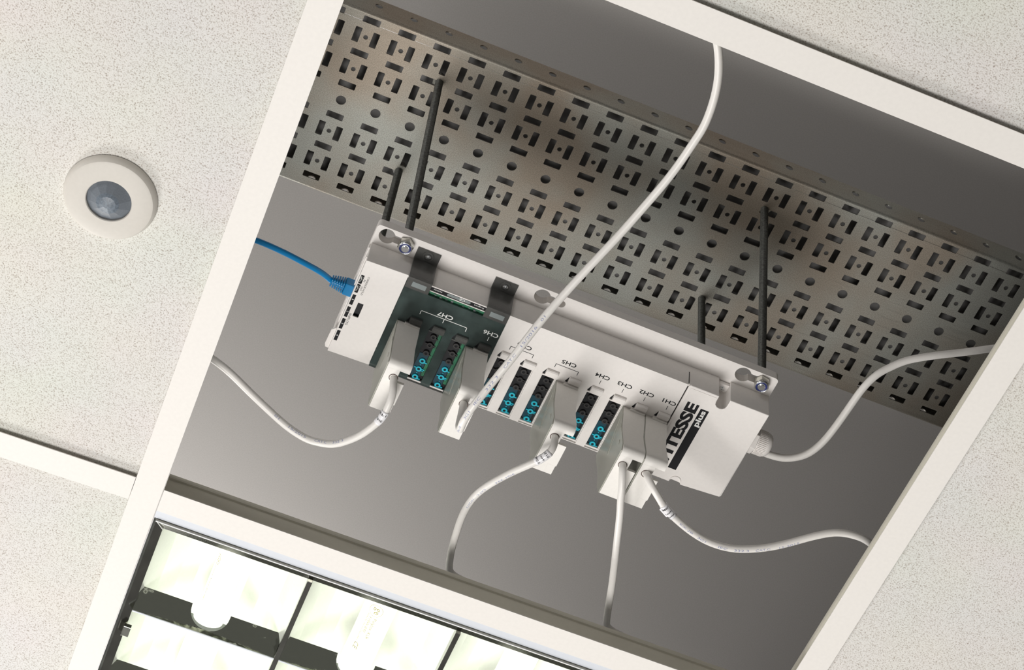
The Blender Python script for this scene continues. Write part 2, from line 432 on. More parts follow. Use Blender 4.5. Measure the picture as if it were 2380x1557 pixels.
mb = MB(); mb.box(XA, XB, -0.1003, 0.1073, .0292, .0300)  # lid added above the slots to keep the tray inside dark
mb.build('shading_lid', 'shading_lid_dark', tr)
# scratch lines of the rolled seam along the first row of slots
mb = MB()
for i in range(-4, 27): mb.box(i * P + .0092, (i + 1) * P - .0092, -5 * Sg + .0023, -5 * Sg + .0026, -0.0001, 0.0)
mb.build('seam_line', 'screw_steel', tr)

# ------------------------------------------------------------------ lighting control module
OX, OY, OZ = 0.09637824, 0.36719910, 0.130
DEV = empty('lighting_control_module', (OX, OY, OZ), math.radians(1.05))
tag(DEV, 'long off-white lighting control module with a row of plug sockets hung below the tray', 'control module')
DM = Matrix.Translation((OX, OY, OZ)) @ Matrix.Rotation(math.radians(1.05), 4, 'Z')
mm = 0.001
def M2(l): return [(a * mm, b * mm) for a, b in l]
def dbox(mb, u0, u1, v0, v1, w0, w1): mb.box(u0 * mm, u1 * mm, v0 * mm, v1 * mm, w0 * mm, w1 * mm)
CK = [60.2 + 21.6 * k for k in range(12)]
# back plate with three keyhole slots
def keyhole(c):
    h = []; r = 7.4; a0 = math.asin(3.7 / r)
    for k in range(25): a = a0 + (2 * PI - 2 * a0) * k / 24; h.append((c + r * math.cos(a), -11.8 + r * math.sin(a)))
    for k in range(9): a = -PI / 2 + PI * k / 8; h.append((c + 18.2 + 3.7 * math.cos(a), -11.8 + 3.7 * math.sin(a)))
    return M2(h)
mb = MB()
mb.plate(M2(rrect(-1.0, 383.6, -20.5, 102.5, 3.6, 4)), [keyhole(10.2), keyhole(157.3), keyhole(352.0)], .0300, .0400)
mb.build('back_plate', 'plastic', DEV, bevel=.0004)
# housing walls
mb = MB()
pk = [(339.8 + 5.5 * math.cos(PI - PI * k / 8), 6.6 + 5.2 * math.sin(PI - PI * k / 8)) for k in range(9)]
mb.plate(M2([(0, 0), (334.3, 0)] + pk + [(345.3, 0), (383, 0), (383, 101.8), (0, 103.2)]), [M2([(2, 2), (332.3, 2), (332.3, 13.5), (347.3, 13.5), (347.3, 2), (381, 2), (381, 100.2), (2, 101.2)])], .0014, .0300)
dbox(mb, 334.4, 345.2, 2.2, 12, 25.5, 29.5)
for v in (4, 9): dbox(mb, -1.0, 0.2, v, 103 - v, 8 + v, 9.6 + v)
dbox(mb, -1.2, 0.1, 2, 100, 24, 30)
mb.build('housing', 'plastic', DEV, bevel=.0004)
mb = MB(); mb.prism(M2([(-4.6, 99.5), (-4.1, 83), (-0.2, 79), (-0.2, 102.8), (-3.4, 102.6)]), .0025, .0045, lambda p, a: (p[0], p[1], a)); mb.build('end_flap', 'plastic', DEV, bevel=.0003)
# left cover
mb = MB(); mb.plate(M2([(-0.2, -0.2), (38.6, -1.6), (38.6, 102.6), (-0.2, 104)]), [M2(rrect(7.9, 13.0, 44.2, 59.4, .3, 1))], 0, .0016)
mb.build('input_cover', 'plastic', DEV, bevel=.0003)
mb = MB(); dbox(mb, 7.4, 13.4, 43.6, 60, 4, 5); mb.build('programming_slot', 'socket_black', DEV)
# white main cover with open slots, clip windows
def slot(c): return M2([(c - 7.0, 45), (c + 6.1, 45), (c + 6.1, 102.7), (c - 7.0, 102.7)])
mb = MB()
mb.plate(M2([(134.2, -.4), (304.4, -.4), (304.4, 103.4), (134.2, 103.4)]), [slot(c) for c in CK[4:]], 0, .0018)
for c in CK[4:]:
    dbox(mb, c - 7.0, c - 6.2, 45, 101.5, 1.8, 8); dbox(mb, c + 5.4, c + 6.1, 45, 101.5, 1.8, 8)
mb.build('socket_cover', 'plastic', DEV)
# smoked cover on the left four sockets
mb = MB()
mb.plate(M2([(38.9, 10.2), (134.0, 10.2), (134.0, 103.0), (38.9, 103.0)]), [slot(c) for c in CK[1:3]] + [slot(CK[0]), slot(CK[3])], -.0003, .0018)
smk = mb.build('smoked_cover', 'smoked', DEV)
mb = MB()
for u in (76.0, 98.0, 120.0): dbox(mb, u - .25, u + .25, 10.3, 34, 1.8, 3.5)
for c in CK[0:4]:
    dbox(mb, c + 6.2, c + 6.8, 45, 102.5, 1.8, 9); dbox(mb, c - 7.6, c - 7.05, 45, 102.5, 1.8, 9)
mb.build('cover_rib', 'smoked', smk)
mb = MB(); dbox(mb, 39, 134, 102.6, 103.2, -.4, 3.0); mb.build('cover_edge', 'smoked_tab', smk)
# folded fixing tabs of the smoked cover with screws
for u in (39.0, 112.2):
    mb = MB(); t = 1.4
    poly = [(-14.0, 29.8), (-1.6, 29.8), (-1.6, 27), (-2.6, 2), (-1.2, -.4), (9.8, -.4), (10.4, 1.4), (0.2, 1.4), (-0.7, 3), (-0.4, 26), (-0.4, 28)]
    poly = [(-14.0, 28.2), (-3.2, 28.2), (-3.0, 1.0), (-1.4, -.9), (10.2, -.9), (10.4, 1.0), (-0.2, 1.0), (-0.6, 3), (-0.6, 29.9), (-14.0, 29.9)]
    mb.prism(M2(poly), u * mm, (u + 21.8) * mm, lambda p, a: (a, p[0], p[1]))
    tb = mb.build('fixing_tab', 'smoked_tab', DEV, bevel=.0004)
    mb = MB(); dbox(mb, u + 5, u + 18, 2.2, 7.2, -1.1, -0.95); mb.build('light_patch', 'clear_grey', tb)
    T = Matrix.Translation(((u + 11.2) * mm, -.0086, .0282)); mb = MB()
    mb.lathe([(.0052, -.0001), (.0050, -.0006), (.0036, -.0006), (.0034, 0)], 28, T, cap=False); mb.build('screw_boss', 'smoked_tab', tb)
    mb = MB(); mb.lathe([(.0024, 0), (.0024, -.0012), (.0016, -.0018), (.0004, -.0019)], 20, T)
    for a in (0.3, 0.3 + PI / 2): mb.box(-.0014, .0014, -.00028, .00028, -.0021, -.0018, T @ Matrix.Rotation(a, 4, 'Z'))
    mb.build('screw', 'screw_steel', tb)
# window strip with indicator label and circuit board
mb = MB(); dbox(mb, 40, 134, 2.4, 100, 12, 13.5); dbox(mb, 61, 113, 5.6, 16.0, 2.6, 3.6)
mb.m = 1
for k in range(26):
    u = 44 + (k * 37 % 86); v = 14 + (k * 23 % 80); dbox(mb, u, u + 3 + k % 4, v, v + 2 + k % 3, 10.5, 12)
for k in range(8): dbox(mb, 66 + 5.3 * k, 68.0 + 5.3 * k, 8.6 + k % 3 * .6, 9.4 + k % 2, 2.1, 2.6)
mb.m = 0; pc = mb.build('circuit_board', ['pcb', 'clear_grey'], DEV)
mb = MB(); dbox(mb, 60.8, 112.5, .0, 1.0, .2, 2); dbox(mb, 60.8, 112.5, 5.2, 5.9, .2, 2); mb.build('window_frame', 'plastic', DEV)
mb = MB(); dbox(mb, 60.8, 112.5, 1.0, 5.2, 1.2, 2); wl = mb.build('indicator_strip', 'ink_black', DEV)
mb = MB(); mb.plate(M2(rrect(76, 98, 2.0, 4.6, 1.2, 3)), [], .0010, .0012); mb.build('indicator_window', 'clear_grey', wl)
# terminal cover with logo on the right
nt_ = []
for k in range(7): a = PI - PI * k / 6; nt_.append((339.8 + 5.3 * math.cos(a), 6.6 + 5.0 * math.sin(a)))
out = [(305.6, .6), (307.2, -.6), (334.4, -.6)] + nt_ + [(345.2, -.6), (383.0, -.6), (381.9, 101.7), (343.8, 104.6), (342.4, 102.6), (333, 102.2), (332.8, 105.2), (305.6, 105.0)]
mb = MB(); mb.plate(M2(out), [], -.0002, .0022)
mb.build('terminal_cover', 'plastic', DEV, bevel=.0006)
mb = MB(); mb.plate(M2([(307.6, 3.4), (309.0, 2.0), (333.0, 2.0), (333.0, 2.5), (309.2, 2.5), (308.1, 3.6), (308.1, 100), (307.6, 100)]), [], -.0005, -.0002)
ar = [(337.6 + 5.4 * math.cos(PI + PI * k / 12), 102.2 + 5.4 * math.sin(PI + PI * k / 12)) for k in range(13)]
ar2 = [(337.6 + 4.4 * math.cos(PI + PI * k / 12), 102.2 + 4.4 * math.sin(PI + PI * k / 12)) for k in range(13)]
mb.plate(M2(ar + ar2[::-1]), [], -.0009, -.0002)
mb.build('raised_rim', 'plastic', DEV)
mb = MB(); dbox(mb, 304.7, 305.3, -.3, 104, 3, 20); mb.build('seam_gap', 'ink_black', DEV)
# recess of the cover screw
T = Matrix.Translation((.3398, .0070, .0255)); mb = MB(); mb.lathe([(.0026, 0), (.0026, -.0012), (.0016, -.0019), (.0004, -.002)], 20, T)
for a in (0.4, 0.4 + PI / 2): mb.box(-.0015, .0015, -.0003, .0003, -.0022, -.0019, T @ Matrix.Rotation(a, 4, 'Z'))
mb.build('screw', 'screw_steel', DEV)
# cable gland on the right end
GM = Matrix.Translation((.383, .0395, .014)) @ Matrix.Rotation(PI / 2, 4, 'Y')
mb = MB(); mb.lathe([(.0128, -.001), (.0128, .005)], 6, GM); gl = mb.build('cable_gland', 'plastic', DEV, bevel=.0005)
mb = MB(); mb.smooth = True
mb.lathe([(.0112, .005), (.0114, .0145), (.0106, .0172), (.0088, .0192), (.0060, .0202), (.0040, .0204), (.0040, .012)], 60, GM, cap=False); mb.smooth = False
for k in range(44):
    a = 2 * PI * k / 44; mb.box(.0110, .0118, -.0004, .0004, .0058, .0142, GM @ Matrix.Rotation(a, 4, 'Z'))
mb.build('dome_nut', 'plastic', gl)
# latches
for k, c in enumerate(CK):
    mb = MB(); mb.smooth = False
    mb.prism(M2([(36.6, 0), (36.9, -2.6), (38.0, -3.4), (41.2, -3.0), (42.6, -2.6), (43.4, -1.2), (43.4, 0)]), (c - 5.0) * mm, (c + 6.2) * mm, lambda p, a: (a, p[0], p[1]))
    dbox(mb, c - 7.4, c + 6.2, 43.4, 44.8, -1.4, 0.4)
    lt = mb.build('latch', 'plastic' if k > 3 else 'smoked_tab', DEV, bevel=.0005)
    mb = MB(); mb.prism(M2([(c - 7.4, 43.0), (c - 5.2, 37.6), (c - 5.2, 43.2)]), -.0004, .0006, lambda p, a: (p[0], p[1], a)); mb.build('latch_gap', 'ink_black', lt)
# sockets: three black and three turquoise pin sleeves
for k, c in enumerate(CK):
    mb = MB(); dbox(mb, c - 6.9, c + 6.0, 45.1, 102.4, 4.8, 9.0)
    so = mb.build('socket', 'socket_black', DEV)
    mb = MB(); mb.plate(M2([(c - 5.6, 73), (c + 2.6, 71), (c + 3.0, 100), (c - 3.2, 100.6), (c - 5.6, 97)]), [], .0042, .0048); mb.build('socket_insert', 'socket_teal_dark', so)
    mb = MB(); dbox(mb, c - 6.8, c + 5.9, 100.9, 102.5, 2.8, 4.8); mb.build('socket_end', 'inner_brown', so)
    if k < 4:
        mb = MB(); dbox(mb, c + 3.4, c + 6.1, 48, 96, 3.8, 4.8); mb.build('board_edge', 'pcb', so)
    if k in (0, 10, 11) and False: continue
    for i in range(6):
        v = 52.2 + 9.35 * i; T = Matrix.Translation(((c - .4) * mm, v * mm, 0)); mb = MB()
        ro = 0.0029 if i in (0, 2, 3, 5) else 0.0028
        mb.lathe([(ro, .0048), (ro, .0032), (.0027, .0028), (.0013, .0028), (.0012, .0034)], 20, T, cap=False)
        mb.m = 1; mb.lathe([(.00125, .0034), (.0006, .0036)], 12, T); mb.m = 0
        if i in (0, 2, 3, 5): dbox(mb, c + 2.0, c + 4.4, v + .6, v + 1.7, 3.1, 4.8)
        if i in (1, 4): dbox(mb, c - 5.0, c - 2.8, v - 1.2, v - .2, 3.1, 4.8); dbox(mb, c + 2.0, c + 4.6, v - 1.0, v + .1, 3.1, 4.8); dbox(mb, c + 2.2, c + 4.2, v + .8, v + 1.5, 3.1, 4.8)
        if i in (3, 4): dbox(mb, c - .9, c - .2, v + 4.2, v + 5.2, 3.4, 4.8)
        mb.build('pin_sleeve', ['socket_ring_black' if i < 3 else 'socket_teal', 'ink_black'], so)
# printing on the module
XN, YP = (-1, 0, 0), (0, 1, 0)
def dt(mb, s, u, v, xd, yd, L, H, w=-.06, bold=0.0): add_text(mb, s, (u * mm, v * mm, w * mm), xd, yd, L * mm, H * mm, bold)
mb = MB()
for s, u in (('CH4', 239.3), ('CH3', 260.9), ('CH2', 282.0), ('CH1', 303.4), ('CH5', 207.2), ('CH6', 164.4)): dt(mb, s, u, 22.4, XN, YP, 13.6 if s != 'CH1' else 12.6, 4.2, bold=.02)
for u in (233.0, 254.7, 275.8, 297.7): dbox(mb, u - .25, u + .25, 28.8, 33.2, -.06, 0)
def bracket(mb, u0, u1, v0, v1, tick=None):
    dbox(mb, u0, u1, v0, v0 + .55, -.06, 0)
    for u in (u0, u1 - .55): dbox(mb, u, u + .55, v0, v1, -.06, 0)
    if tick: dbox(mb, tick - .25, tick + .25, v0, v1, -.06, 0)
bracket(mb, 189.7, 211.6, 29.0, 33.3); bracket(mb, 146.4, 168.6, 29.0, 33.2)
mb.build('channel_lettering', 'ink_black', DEV, recalc=False)
mb = MB()
dt(mb, 'CH7', 89.6, 22.0, XN, YP, 14.4, 4.3, -.40, .02); dt(mb, 'CH6', 132.6, 22.4, XN, YP, 13.9, 4.3, -.40, .02)
for (u0, u1, v0, v1) in ((61.0, 104.6, 27.4, 28.0), (61.0, 61.6, 27.4, 31.9), (104.0, 104.6, 27.4, 31.9), (82.6, 83.2, 28, 32.2), (125.2, 125.8, 28.3, 32.6)): dbox(mb, u0, u1, v0, v1, -.40, -.3)
mb.build('channel_lettering', 'ink_white', smk, recalc=False)
VN, UN = (0, -1, 0), (-1, 0, 0)
mb = MB()
dt(mb, 'VITESSE', 323.0, 91.0, VN, UN, 75.0, 11.6, -.26, .045)
dbox(mb, 325.2, 333.2, 18.6, 90.8, -.26, -.2)
mb.build('logo_lettering', 'ink_black', DEV, recalc=False)
mb = MB(); dt(mb, 'plus', 332.6, 38.6, VN, UN, 18.4, 6.6, -.32, .03); mb.build('logo_lettering', 'ink_white', DEV, recalc=False)
VP, UP = (0, 1, 0), (1, 0, 0)
mb = MB()
for (v0, v1) in ((15.4, 24.8), (25.6, 35.0), (37.6, 48.9), (51.4, 62.8), (65.0, 76.6), (78.8, 90.4)): dbox(mb, .8, 3.8, v0, v1, -.06, 0)
dt(mb, 'CORRIDOR HOLD', 6.9, 15.0, VP, UP, 20.6, 1.7); dt(mb, 'IN', 4.6, 19.4, VP, UP, 2.3, 1.5); dt(mb, 'OUT', 4.6, 26.8, VP, UP, 5.0, 1.5)
dt(mb, 'INPUTS', 4.5, 57.8, VP, UP, 13.0, 2.2)
mb.build('input_lettering', 'ink_black', DEV, recalc=False)
mb = MB()
for s, v in (('1', 42.6), ('2', 56.2), ('3', 70.0), ('4', 83.8)): dt(mb, s, 1.5, v, VP, UP, .6 if s == '1' else 1.3, 1.7, -.10)
for v in (17.0, 27.2):
    for q in ((1.4, 1.8, 0, 2.2), (1.4, 2.6, 2.0, 2.4), (1.4, 1.8, 3.8, 6.0), (2.4, 2.8, 2.2, 3.9), (2.8, 3.2, 0.4, 1.0), (1.8, 2.2, 5.2, 5.6)): dbox(mb, q[0], q[1], v + q[2], v + q[3], -.10, -.06)
mb.build('input_lettering', 'ink_white', DEV, recalc=False)
mb = MB(); dt(mb, 'Activity', 71.5, 2.2, XN, YP, 8, 2.0, 1.0); dt(mb, 'Program', 110.5, 2.2, XN, YP, 9, 2.0, 1.0); dt(mb, 'CE', 92.6, 1.9, XN, YP, 5.0, 2.8, .9)
mb.build('indicator_lettering', 'ink_white', wl, recalc=False)

# ------------------------------------------------------------------ threaded rods with lock nuts
def rod(top, bot, label, nut=True):
    top = Vector(top); bot = Vector(bot); d = (top - bot).normalized(); L = (top - bot).length + .012
    e = empty('threaded_rod', bot); e.rotation_mode = 'QUATERNION'; e.rotation_quaternion = d.to_track_quat('Z', 'Y')
    tag(e, label, 'threaded rod', 'threaded rods between the tray and the module')
    mb = MB(); mb.smooth = True; pitch = .00125; seg = 18; n = int(L / pitch * 4); b = 0
    for i in range(n + 1):
        for k in range(seg):
            a = 2 * PI * k / seg; ph = (i / 4.0 + k / seg) % 1.0
            r = .0040 - .00045 * abs(2 * ph - 1); mb.v.append((r * math.cos(a), r * math.sin(a), L * i / n))
    for i in range(n):
        for k in range(seg): j = (k + 1) % seg; mb.face((i * seg + k, i * seg + j, (i + 1) * seg + j, (i + 1) * seg + k))
    mb.smooth = False; mb.face(list(range(seg))); mb.face([n * seg + k for k in range(seg)])
    mb.build('thread', 'rod_steel', e)
    mb = MB(); mb.lathe([(.0030, -.0012), (.0036, .0000), (.0036, .002)], 20); mb.build('rod_end', 'screw_steel', e)
    nz = 0.0000 if nut else .0
    if nut:
        mb = MB(); mb.lathe([(.0069, .0080), (.0074, .0075), (.0074, .0022), (.0066, .0016)], 6, phase=.35)
        nt = mb.build('lock_nut', 'nut_steel', e, bevel=.0003)
        mb = MB(); mb.smooth = True; mb.lathe([(.0064, .0022), (.0062, .0004), (.0058, -.0002), (.0053, -.0001), (.0052, .0012)], 40, cap=False); mb.build('collar', 'screw_steel', nt)
        mb = MB(); mb.smooth = True; mb.lathe([(.0052, .0012), (.0049, .0002), (.0037, .0003), (.0036, .0014)], 40, cap=False); mb.build('nylon_insert', 'nylon_blue', nt)
    # nut against the underside of the tray, on its upper face
    mb = MB(); mb.lathe([(.0074, L - .0105), (.0074, L - .0045)], 6); mb.build('upper_nut', 'nut_steel', e)
    return e
def dp(u, v, w): return DM @ Vector((u * mm, v * mm, w * mm))
rod((.1165, .3451, .440), dp(28.3, -11.8, 21.6), 'long dark threaded rod into the upper left corner of the module')
rod((.4643, .3481, .440), dp(370.1, -11.8, 21.6), 'long dark threaded rod into the upper right corner of the module')
rod((.1125, .4548, .440), (.1135, .4645, .1702), 'short-looking dark threaded rod behind the left keyhole of the module', False)
rod((.4498, .4707, .440), (.4523, .4660, .1702), 'short-looking dark threaded rod behind the module, left of the long right rod', False)

# ------------------------------------------------------------------ cables
CA = [(0.1504, 0.4215, 0.06), (0.1515, 0.4229, 0.052), (0.153, 0.4251, 0.045), (0.1541, 0.4304, 0.04), (0.1541, 0.4378, 0.037), (0.1529, 0.4496, 0.035), (0.1482, 0.4629, 0.035), (0.1398, 0.4791, 0.036), (0.1252, 0.4959, 0.038), (0.1121, 0.5017, 0.04), (0.0996, 0.5048, 0.043), (0.0808, 0.5022, 0.047), (0.0606, 0.4956, 0.052), (0.0401, 0.488, 0.057), (0.0193, 0.4796, 0.062), (-0.0001, 0.4747, 0.066), (-0.0216, 0.4718, 0.07), (-0.0464, 0.4703, 0.074)]
CB = [(0.2148, 0.4226, 0.06), (0.2142, 0.4196, 0.045), (0.2139, 0.4187, 0.03), (0.2131, 0.4159, 0.015), (0.2136, 0.4108, 0.004), (0.2121, 0.3992, -0.004), (0.2119, 0.3923, -0.006), (0.2129, 0.3825, -0.006), (0.2153, 0.3722, -0.004), (0.2187, 0.3621, 0.0), (0.2234, 0.3469, 0.005), (0.2289, 0.3287, 0.01), (0.2348, 0.3073, 0.017), (0.2411, 0.2871, 0.024), (0.2471, 0.2708, 0.03), (0.2551, 0.2482, 0.036), (0.2639, 0.2246, 0.042), (0.2726, 0.2009, 0.048), (0.2805, 0.1756, 0.053), (0.2877, 0.1508, 0.057), (0.2918, 0.132, 0.06), (0.2947, 0.1133, 0.062), (0.2969, 0.0964, 0.064), (0.2955, 0.0766, 0.066), (0.292, 0.0596, 0.068), (0.2867, 0.0452, 0.07), (0.2801, 0.0327, 0.072), (0.2726, 0.0223, 0.074), (0.2635, 0.0115, 0.076)]
CC = [(0.2989, 0.4222, 0.06), (0.2994, 0.4222, 0.048), (0.2985, 0.4249, 0.04), (0.2957, 0.4304, 0.037), (0.2914, 0.4371, 0.036), (0.2851, 0.4455, 0.036), (0.2766, 0.4575, 0.037), (0.2686, 0.4714, 0.039), (0.261, 0.4867, 0.041), (0.2561, 0.503, 0.044), (0.2546, 0.519, 0.047), (0.2549, 0.5354, 0.05), (0.2571, 0.5546, 0.053), (0.2597, 0.574, 0.056), (0.2631, 0.5907, 0.059), (0.2657, 0.6000, 0.0595), (0.2700, 0.6075, 0.0600), (0.285, 0.6115, 0.0600), (0.33, 0.6125, 0.0600)]
CD = [(0.3637, 0.4257, 0.06), (0.3643, 0.4261, 0.05), (0.3694, 0.439, 0.043), (0.3734, 0.4514, 0.041), (0.3794, 0.4679, 0.041), (0.3874, 0.4934, 0.044), (0.3966, 0.5225, 0.048), (0.4056, 0.5515, 0.053), (0.4124, 0.5756, 0.057), (0.4190, 0.5980, 0.0600), (0.4235, 0.6070, 0.0605), (0.440, 0.6115, 0.0605), (0.485, 0.6125, 0.0605)]
CE = [(0.3857, 0.4262, 0.06), (0.3876, 0.4248, 0.05), (0.3934, 0.4279, 0.043), (0.4017, 0.4337, 0.04), (0.4125, 0.4423, 0.039), (0.4283, 0.4503, 0.039), (0.4447, 0.4572, 0.04), (0.4619, 0.4622, 0.042), (0.4797, 0.4626, 0.044), (0.4954, 0.4589, 0.046), (0.5136, 0.4516, 0.05), (0.5289, 0.4427, 0.054), (0.5437, 0.4324, 0.058), (0.5591, 0.4234, 0.062), (0.5721, 0.42, 0.065), (0.587, 0.4197, 0.067), (0.598, 0.4224, 0.068), (0.6134, 0.4291, 0.069), (0.633, 0.4388, 0.07)]
CF = [(0.4972, 0.4239, 0.146), (0.5028, 0.424, 0.146), (0.5171, 0.4217, 0.146), (0.5322, 0.4127, 0.148), (0.5412, 0.3989, 0.152), (0.5464, 0.3815, 0.157), (0.551, 0.3586, 0.164), (0.5549, 0.338, 0.17), (0.5614, 0.3236, 0.176), (0.5709, 0.3145, 0.182), (0.5848, 0.3035, 0.188), (0.6099, 0.2916, 0.195), (0.6263, 0.2855, 0.2), (0.6499, 0.2739, 0.205), (0.6687, 0.2655, 0.21), (0.6931, 0.2535, 0.215)]
CG = [(-0.0459, 0.371, 0.1), (-0.0236, 0.3738, 0.108), (-0.0002, 0.377, 0.115), (0.023, 0.3843, 0.124), (0.0466, 0.3937, 0.133), (0.0649, 0.4025, 0.141), (0.0751, 0.4088, 0.144), (0.0805, 0.411, 0.145)]

def plug_lead(c, pts, label, texts=(), sleeve=None, r=.0033):
    """a plug standing on the module face (local u about c) and its flex"""
    base = dp(c - 4, 45, 0); root = empty('plug_lead', base, 0); tag(root, label, 'plug and cable', 'white plugs with their cables on the module')
    ml = Matrix.Translation(base).inverted() @ DM
    def F(p, a): return ml @ Vector((a, p[0], p[1]))
    u0, u1 = (c - 14.0) * mm, (c + 6.4) * mm
    # long body: wavy ramp, rounded nose, flat underside; lower right side steps in
    prof = [(45.2, -.2), (45.6, -9), (45.0, -15), (43.6, -28), (42.6, -40), (40.6, -52), (38.4, -63), (37.2, -68), (37.4, -71.5), (39.4, -73.6), (43.0, -74.0), (90.5, -74.0), (91.2, -72.6), (94.5, -58), (94.6, -52), (97.5, -33), (103.5, -12), (104.2, -.2)]
    mb = MB(); pr = M2(prof)
    cut = [(44.5, 57.0)]
    # main block without the notch zone
    def sect(v0, v1, a0, a1):
        mb.prism(M2([(v0, -74.0), (v1, -74.0), (v1, -71.0), (v0, -71.0)]), a0, a1, F)
    nose = M2([(45.9, -.2), (45.0, -7), (44.4, -14), (44.7, -26), (44.5, -36), (43.0, -44), (40.6, -54), (38.6, -61), (37.6, -65), (37.2, -68), (37.6, -70.4), (38.6, -72.2), (40.2, -73.4), (42.2, -73.9), (44.6, -74.0), (46.8, -.2)])
    mb.smooth = False; mb.prism(nose, u0, u1, F)
    tail = M2([(46.8, -.2), (44.6, -74.0), (90.5, -74.0), (91.2, -72.6), (94.5, -58), (94.6, -52), (97.5, -33), (103.5, -12), (104.2, -.2)])
    mb.prism(tail, u0, (c - 2.2) * mm, F)
    sect(57.0, 80.5, (c - 2.2) * mm, (c + 5.6) * mm); sect(65.5, 80.5, (c + 5.0) * mm, (c + 5.2) * mm)
    mb.prism(M2([(80.5, -74.0), (90.5, -74.0), (91.2, -72.6), (91.0, -70), (80.5, -70)]), (c - 2.2) * mm, (c + 4.8) * mm, F)
    dm = [(u1, 44.6, 46)]
    body = mb.build('plug_body', 'plug_plastic', root, bevel=.0004, auto=34)
    # side shell towards the left, slightly translucent
    sh = M2([(45.2, -.3), (46.0, -14), (43.6, -28), (42.4, -40), (40.6, -52), (38.0, -66), (40.5, -73.4), (90.6, -73.6), (96.2, -60), (96.0, -50), (98.6, -33), (105.4, -11), (106.6, 2), (60, 3)])
    sh = M2([(45.8, -.4), (44.6, -14), (44.7, -26), (44.3, -37), (40.4, -54), (37.8, -66), (40.0, -73.0), (90.8, -73.6), (96.4, -60), (96.2, -48), (98.8, -33), (105.4, -11), (106.2, -.4)])
    mb = MB(); mb.prism(sh, u0 - .0010, u0 - .0002, F); shell = mb.build('side_shell', 'plug_side', root)
    # embossed oval and marks
    mb = MB()
    for ra, rb, k in ((14, 5.0, .5), (11.5, 3.4, .4)):
        o_ = [(62 + ra * math.cos(2 * PI * i / 28), -26 + rb * math.sin(2 * PI * i / 28) - (ra * math.cos(2 * PI * i / 28)) * .75) for i in range(28)]
        for i in range(28):
            a, b2 = o_[i], o_[(i + 1) % 28]
            mb.prism(M2([a, b2, (b2[0], b2[1] + k), (a[0], a[1] + k)]), u0 - .0012, u0 - .0010, F)
    mb.prism(M2([(46.8, -50), (48.2, -52), (47.4, -56), (46, -54)]), u0 - .0014, u0 - .001, F)
    mb.prism(M2([(45.0, -28), (46.0, -30), (45.4, -34), (44.4, -32)]), u0 - .0014, u0 - .001, F)
    mb.build('embossed_mark', 'plug_side', shell)
    # latch lip at the root and the cable hole
    mb = MB(); mb.prism(M2([(43.8, -3.6), (45.4, -3.8), (45.8, -.1), (44.4, -.1)]), (c - 7.8) * mm, (c + 6.2) * mm, F); mb.build('latch_lip', 'plug_plastic', root, bevel=.0002)
    mb = MB(); T = ml @ Matrix.Translation(((c - 4) * mm, .0415, -.0722)); mb.lathe([(.0009, -.0012), (.0006, -.0014)], 12, T); mb.build('moulding_pip', 'plug_plastic', root)
    path = Path([Vector(p) - base for p in ([tuple(Vector(pts[0]) + Vector((0, 0, .006)))] + pts)])
    mb = MB(); tube(mb, path, r); cb = mb.build('cable', 'cable_white', root)
    p0 = Vector(pts[0]) - base; mb = MB(); mb.lathe([(r + .0008, -.0002), (r + .0001, -.0003)], 28, Matrix.Translation((p0.x, p0.y, (dp(0, 0, -74) - base).z)), cap=False); mb.build('cable_entry', 'inner_brown', body)
    global CAMP
    keep = CAMP.copy(); CAMP = keep - base
    if texts:
        mb = MB()
        for (s, d0, L, h, turn, rev) in texts: wrap_text(mb, s, path, r, d0, L, h, turn, rev)
        mb.build('cable_print', 'ink_blue', cb, recalc=False)
    if sleeve:
        d0, d1 = sleeve[:2]; mb = MB(); tube(mb, path, r + .00035, 24, d0, d1); sv = mb.build('marker_sleeve', 'sleeve_clear', cb)
        # loose tail of the wrap-round label
        p, t, n = path.at((d0 + d1) / 2); bn = t.cross(n); mb = MB(); n0 = 6; sgn = sleeve[2]
        d = Vector((-.3, 1, .1)).normalized(); d = (d - t * d.dot(t)).normalized()
        for q in (-1, 1):
            b = len(mb.v)
            pts_ = [p + d * (r * .8) - t * .0055, p + d * (r + .0022) - t * .0050, p + d * (r + .0022) + t * .0050, p + d * (r * .8) + t * .0055]
            for z in (0, .0004):
                for x in pts_: mb.v.append(tuple(x + t.cross(d) * z))
            for f in ((0, 1, 2, 3), (7, 6, 5, 4), (0, 1, 5, 4), (1, 2, 6, 5), (2, 3, 7, 6), (3, 0, 4, 7)): mb.face([b + i for i in f])
            break
        mb.build('label_tail', 'sleeve_clear', sv)
        mb = MB()
        for i, (s, off, tn) in enumerate(sleeve[3]): wrap_text(mb, s, path, r + .0004, d0 + off, .0075, .0020, tn, False, True, .01, sleeve[4])
        mb.build('sleeve_print', 'ink_black', sv, recalc=False)
    CAMP = keep
    return root
plug_lead(CK[0], CA, 'white plug in the smoked CH7 part, its cable running out to the left',
          [('332 3', .094, .011, .0021, .5, True), ('CAT.C', .111, .011, .0021, .35, True), ('15/2015', .131, .018, .0021, .25, True), ('01', .160, .005, .0021, .15, True)],
          (.042, .056, 1, [('EF1', .002, .3), ('LINE', .008, .3)], False))
plug_lead(CK[3], CB, 'white plug and cable at CH6 whose long cable climbs to the upper bar',
          [('EN-18', .066, .013, .0021, -.1, False), ('3G1', .088, .008, .0021, -.1, False), ('IEC', .103, .008, .0021, -.1, False), ('332 3', .118, .016, .0021, 0, False), ('CAT.C', .143, .015, .0021, 0, False), ('15/2016', .166, .021, .0021, 0, False), ('01', .193, .005, .0021, 0, False)])
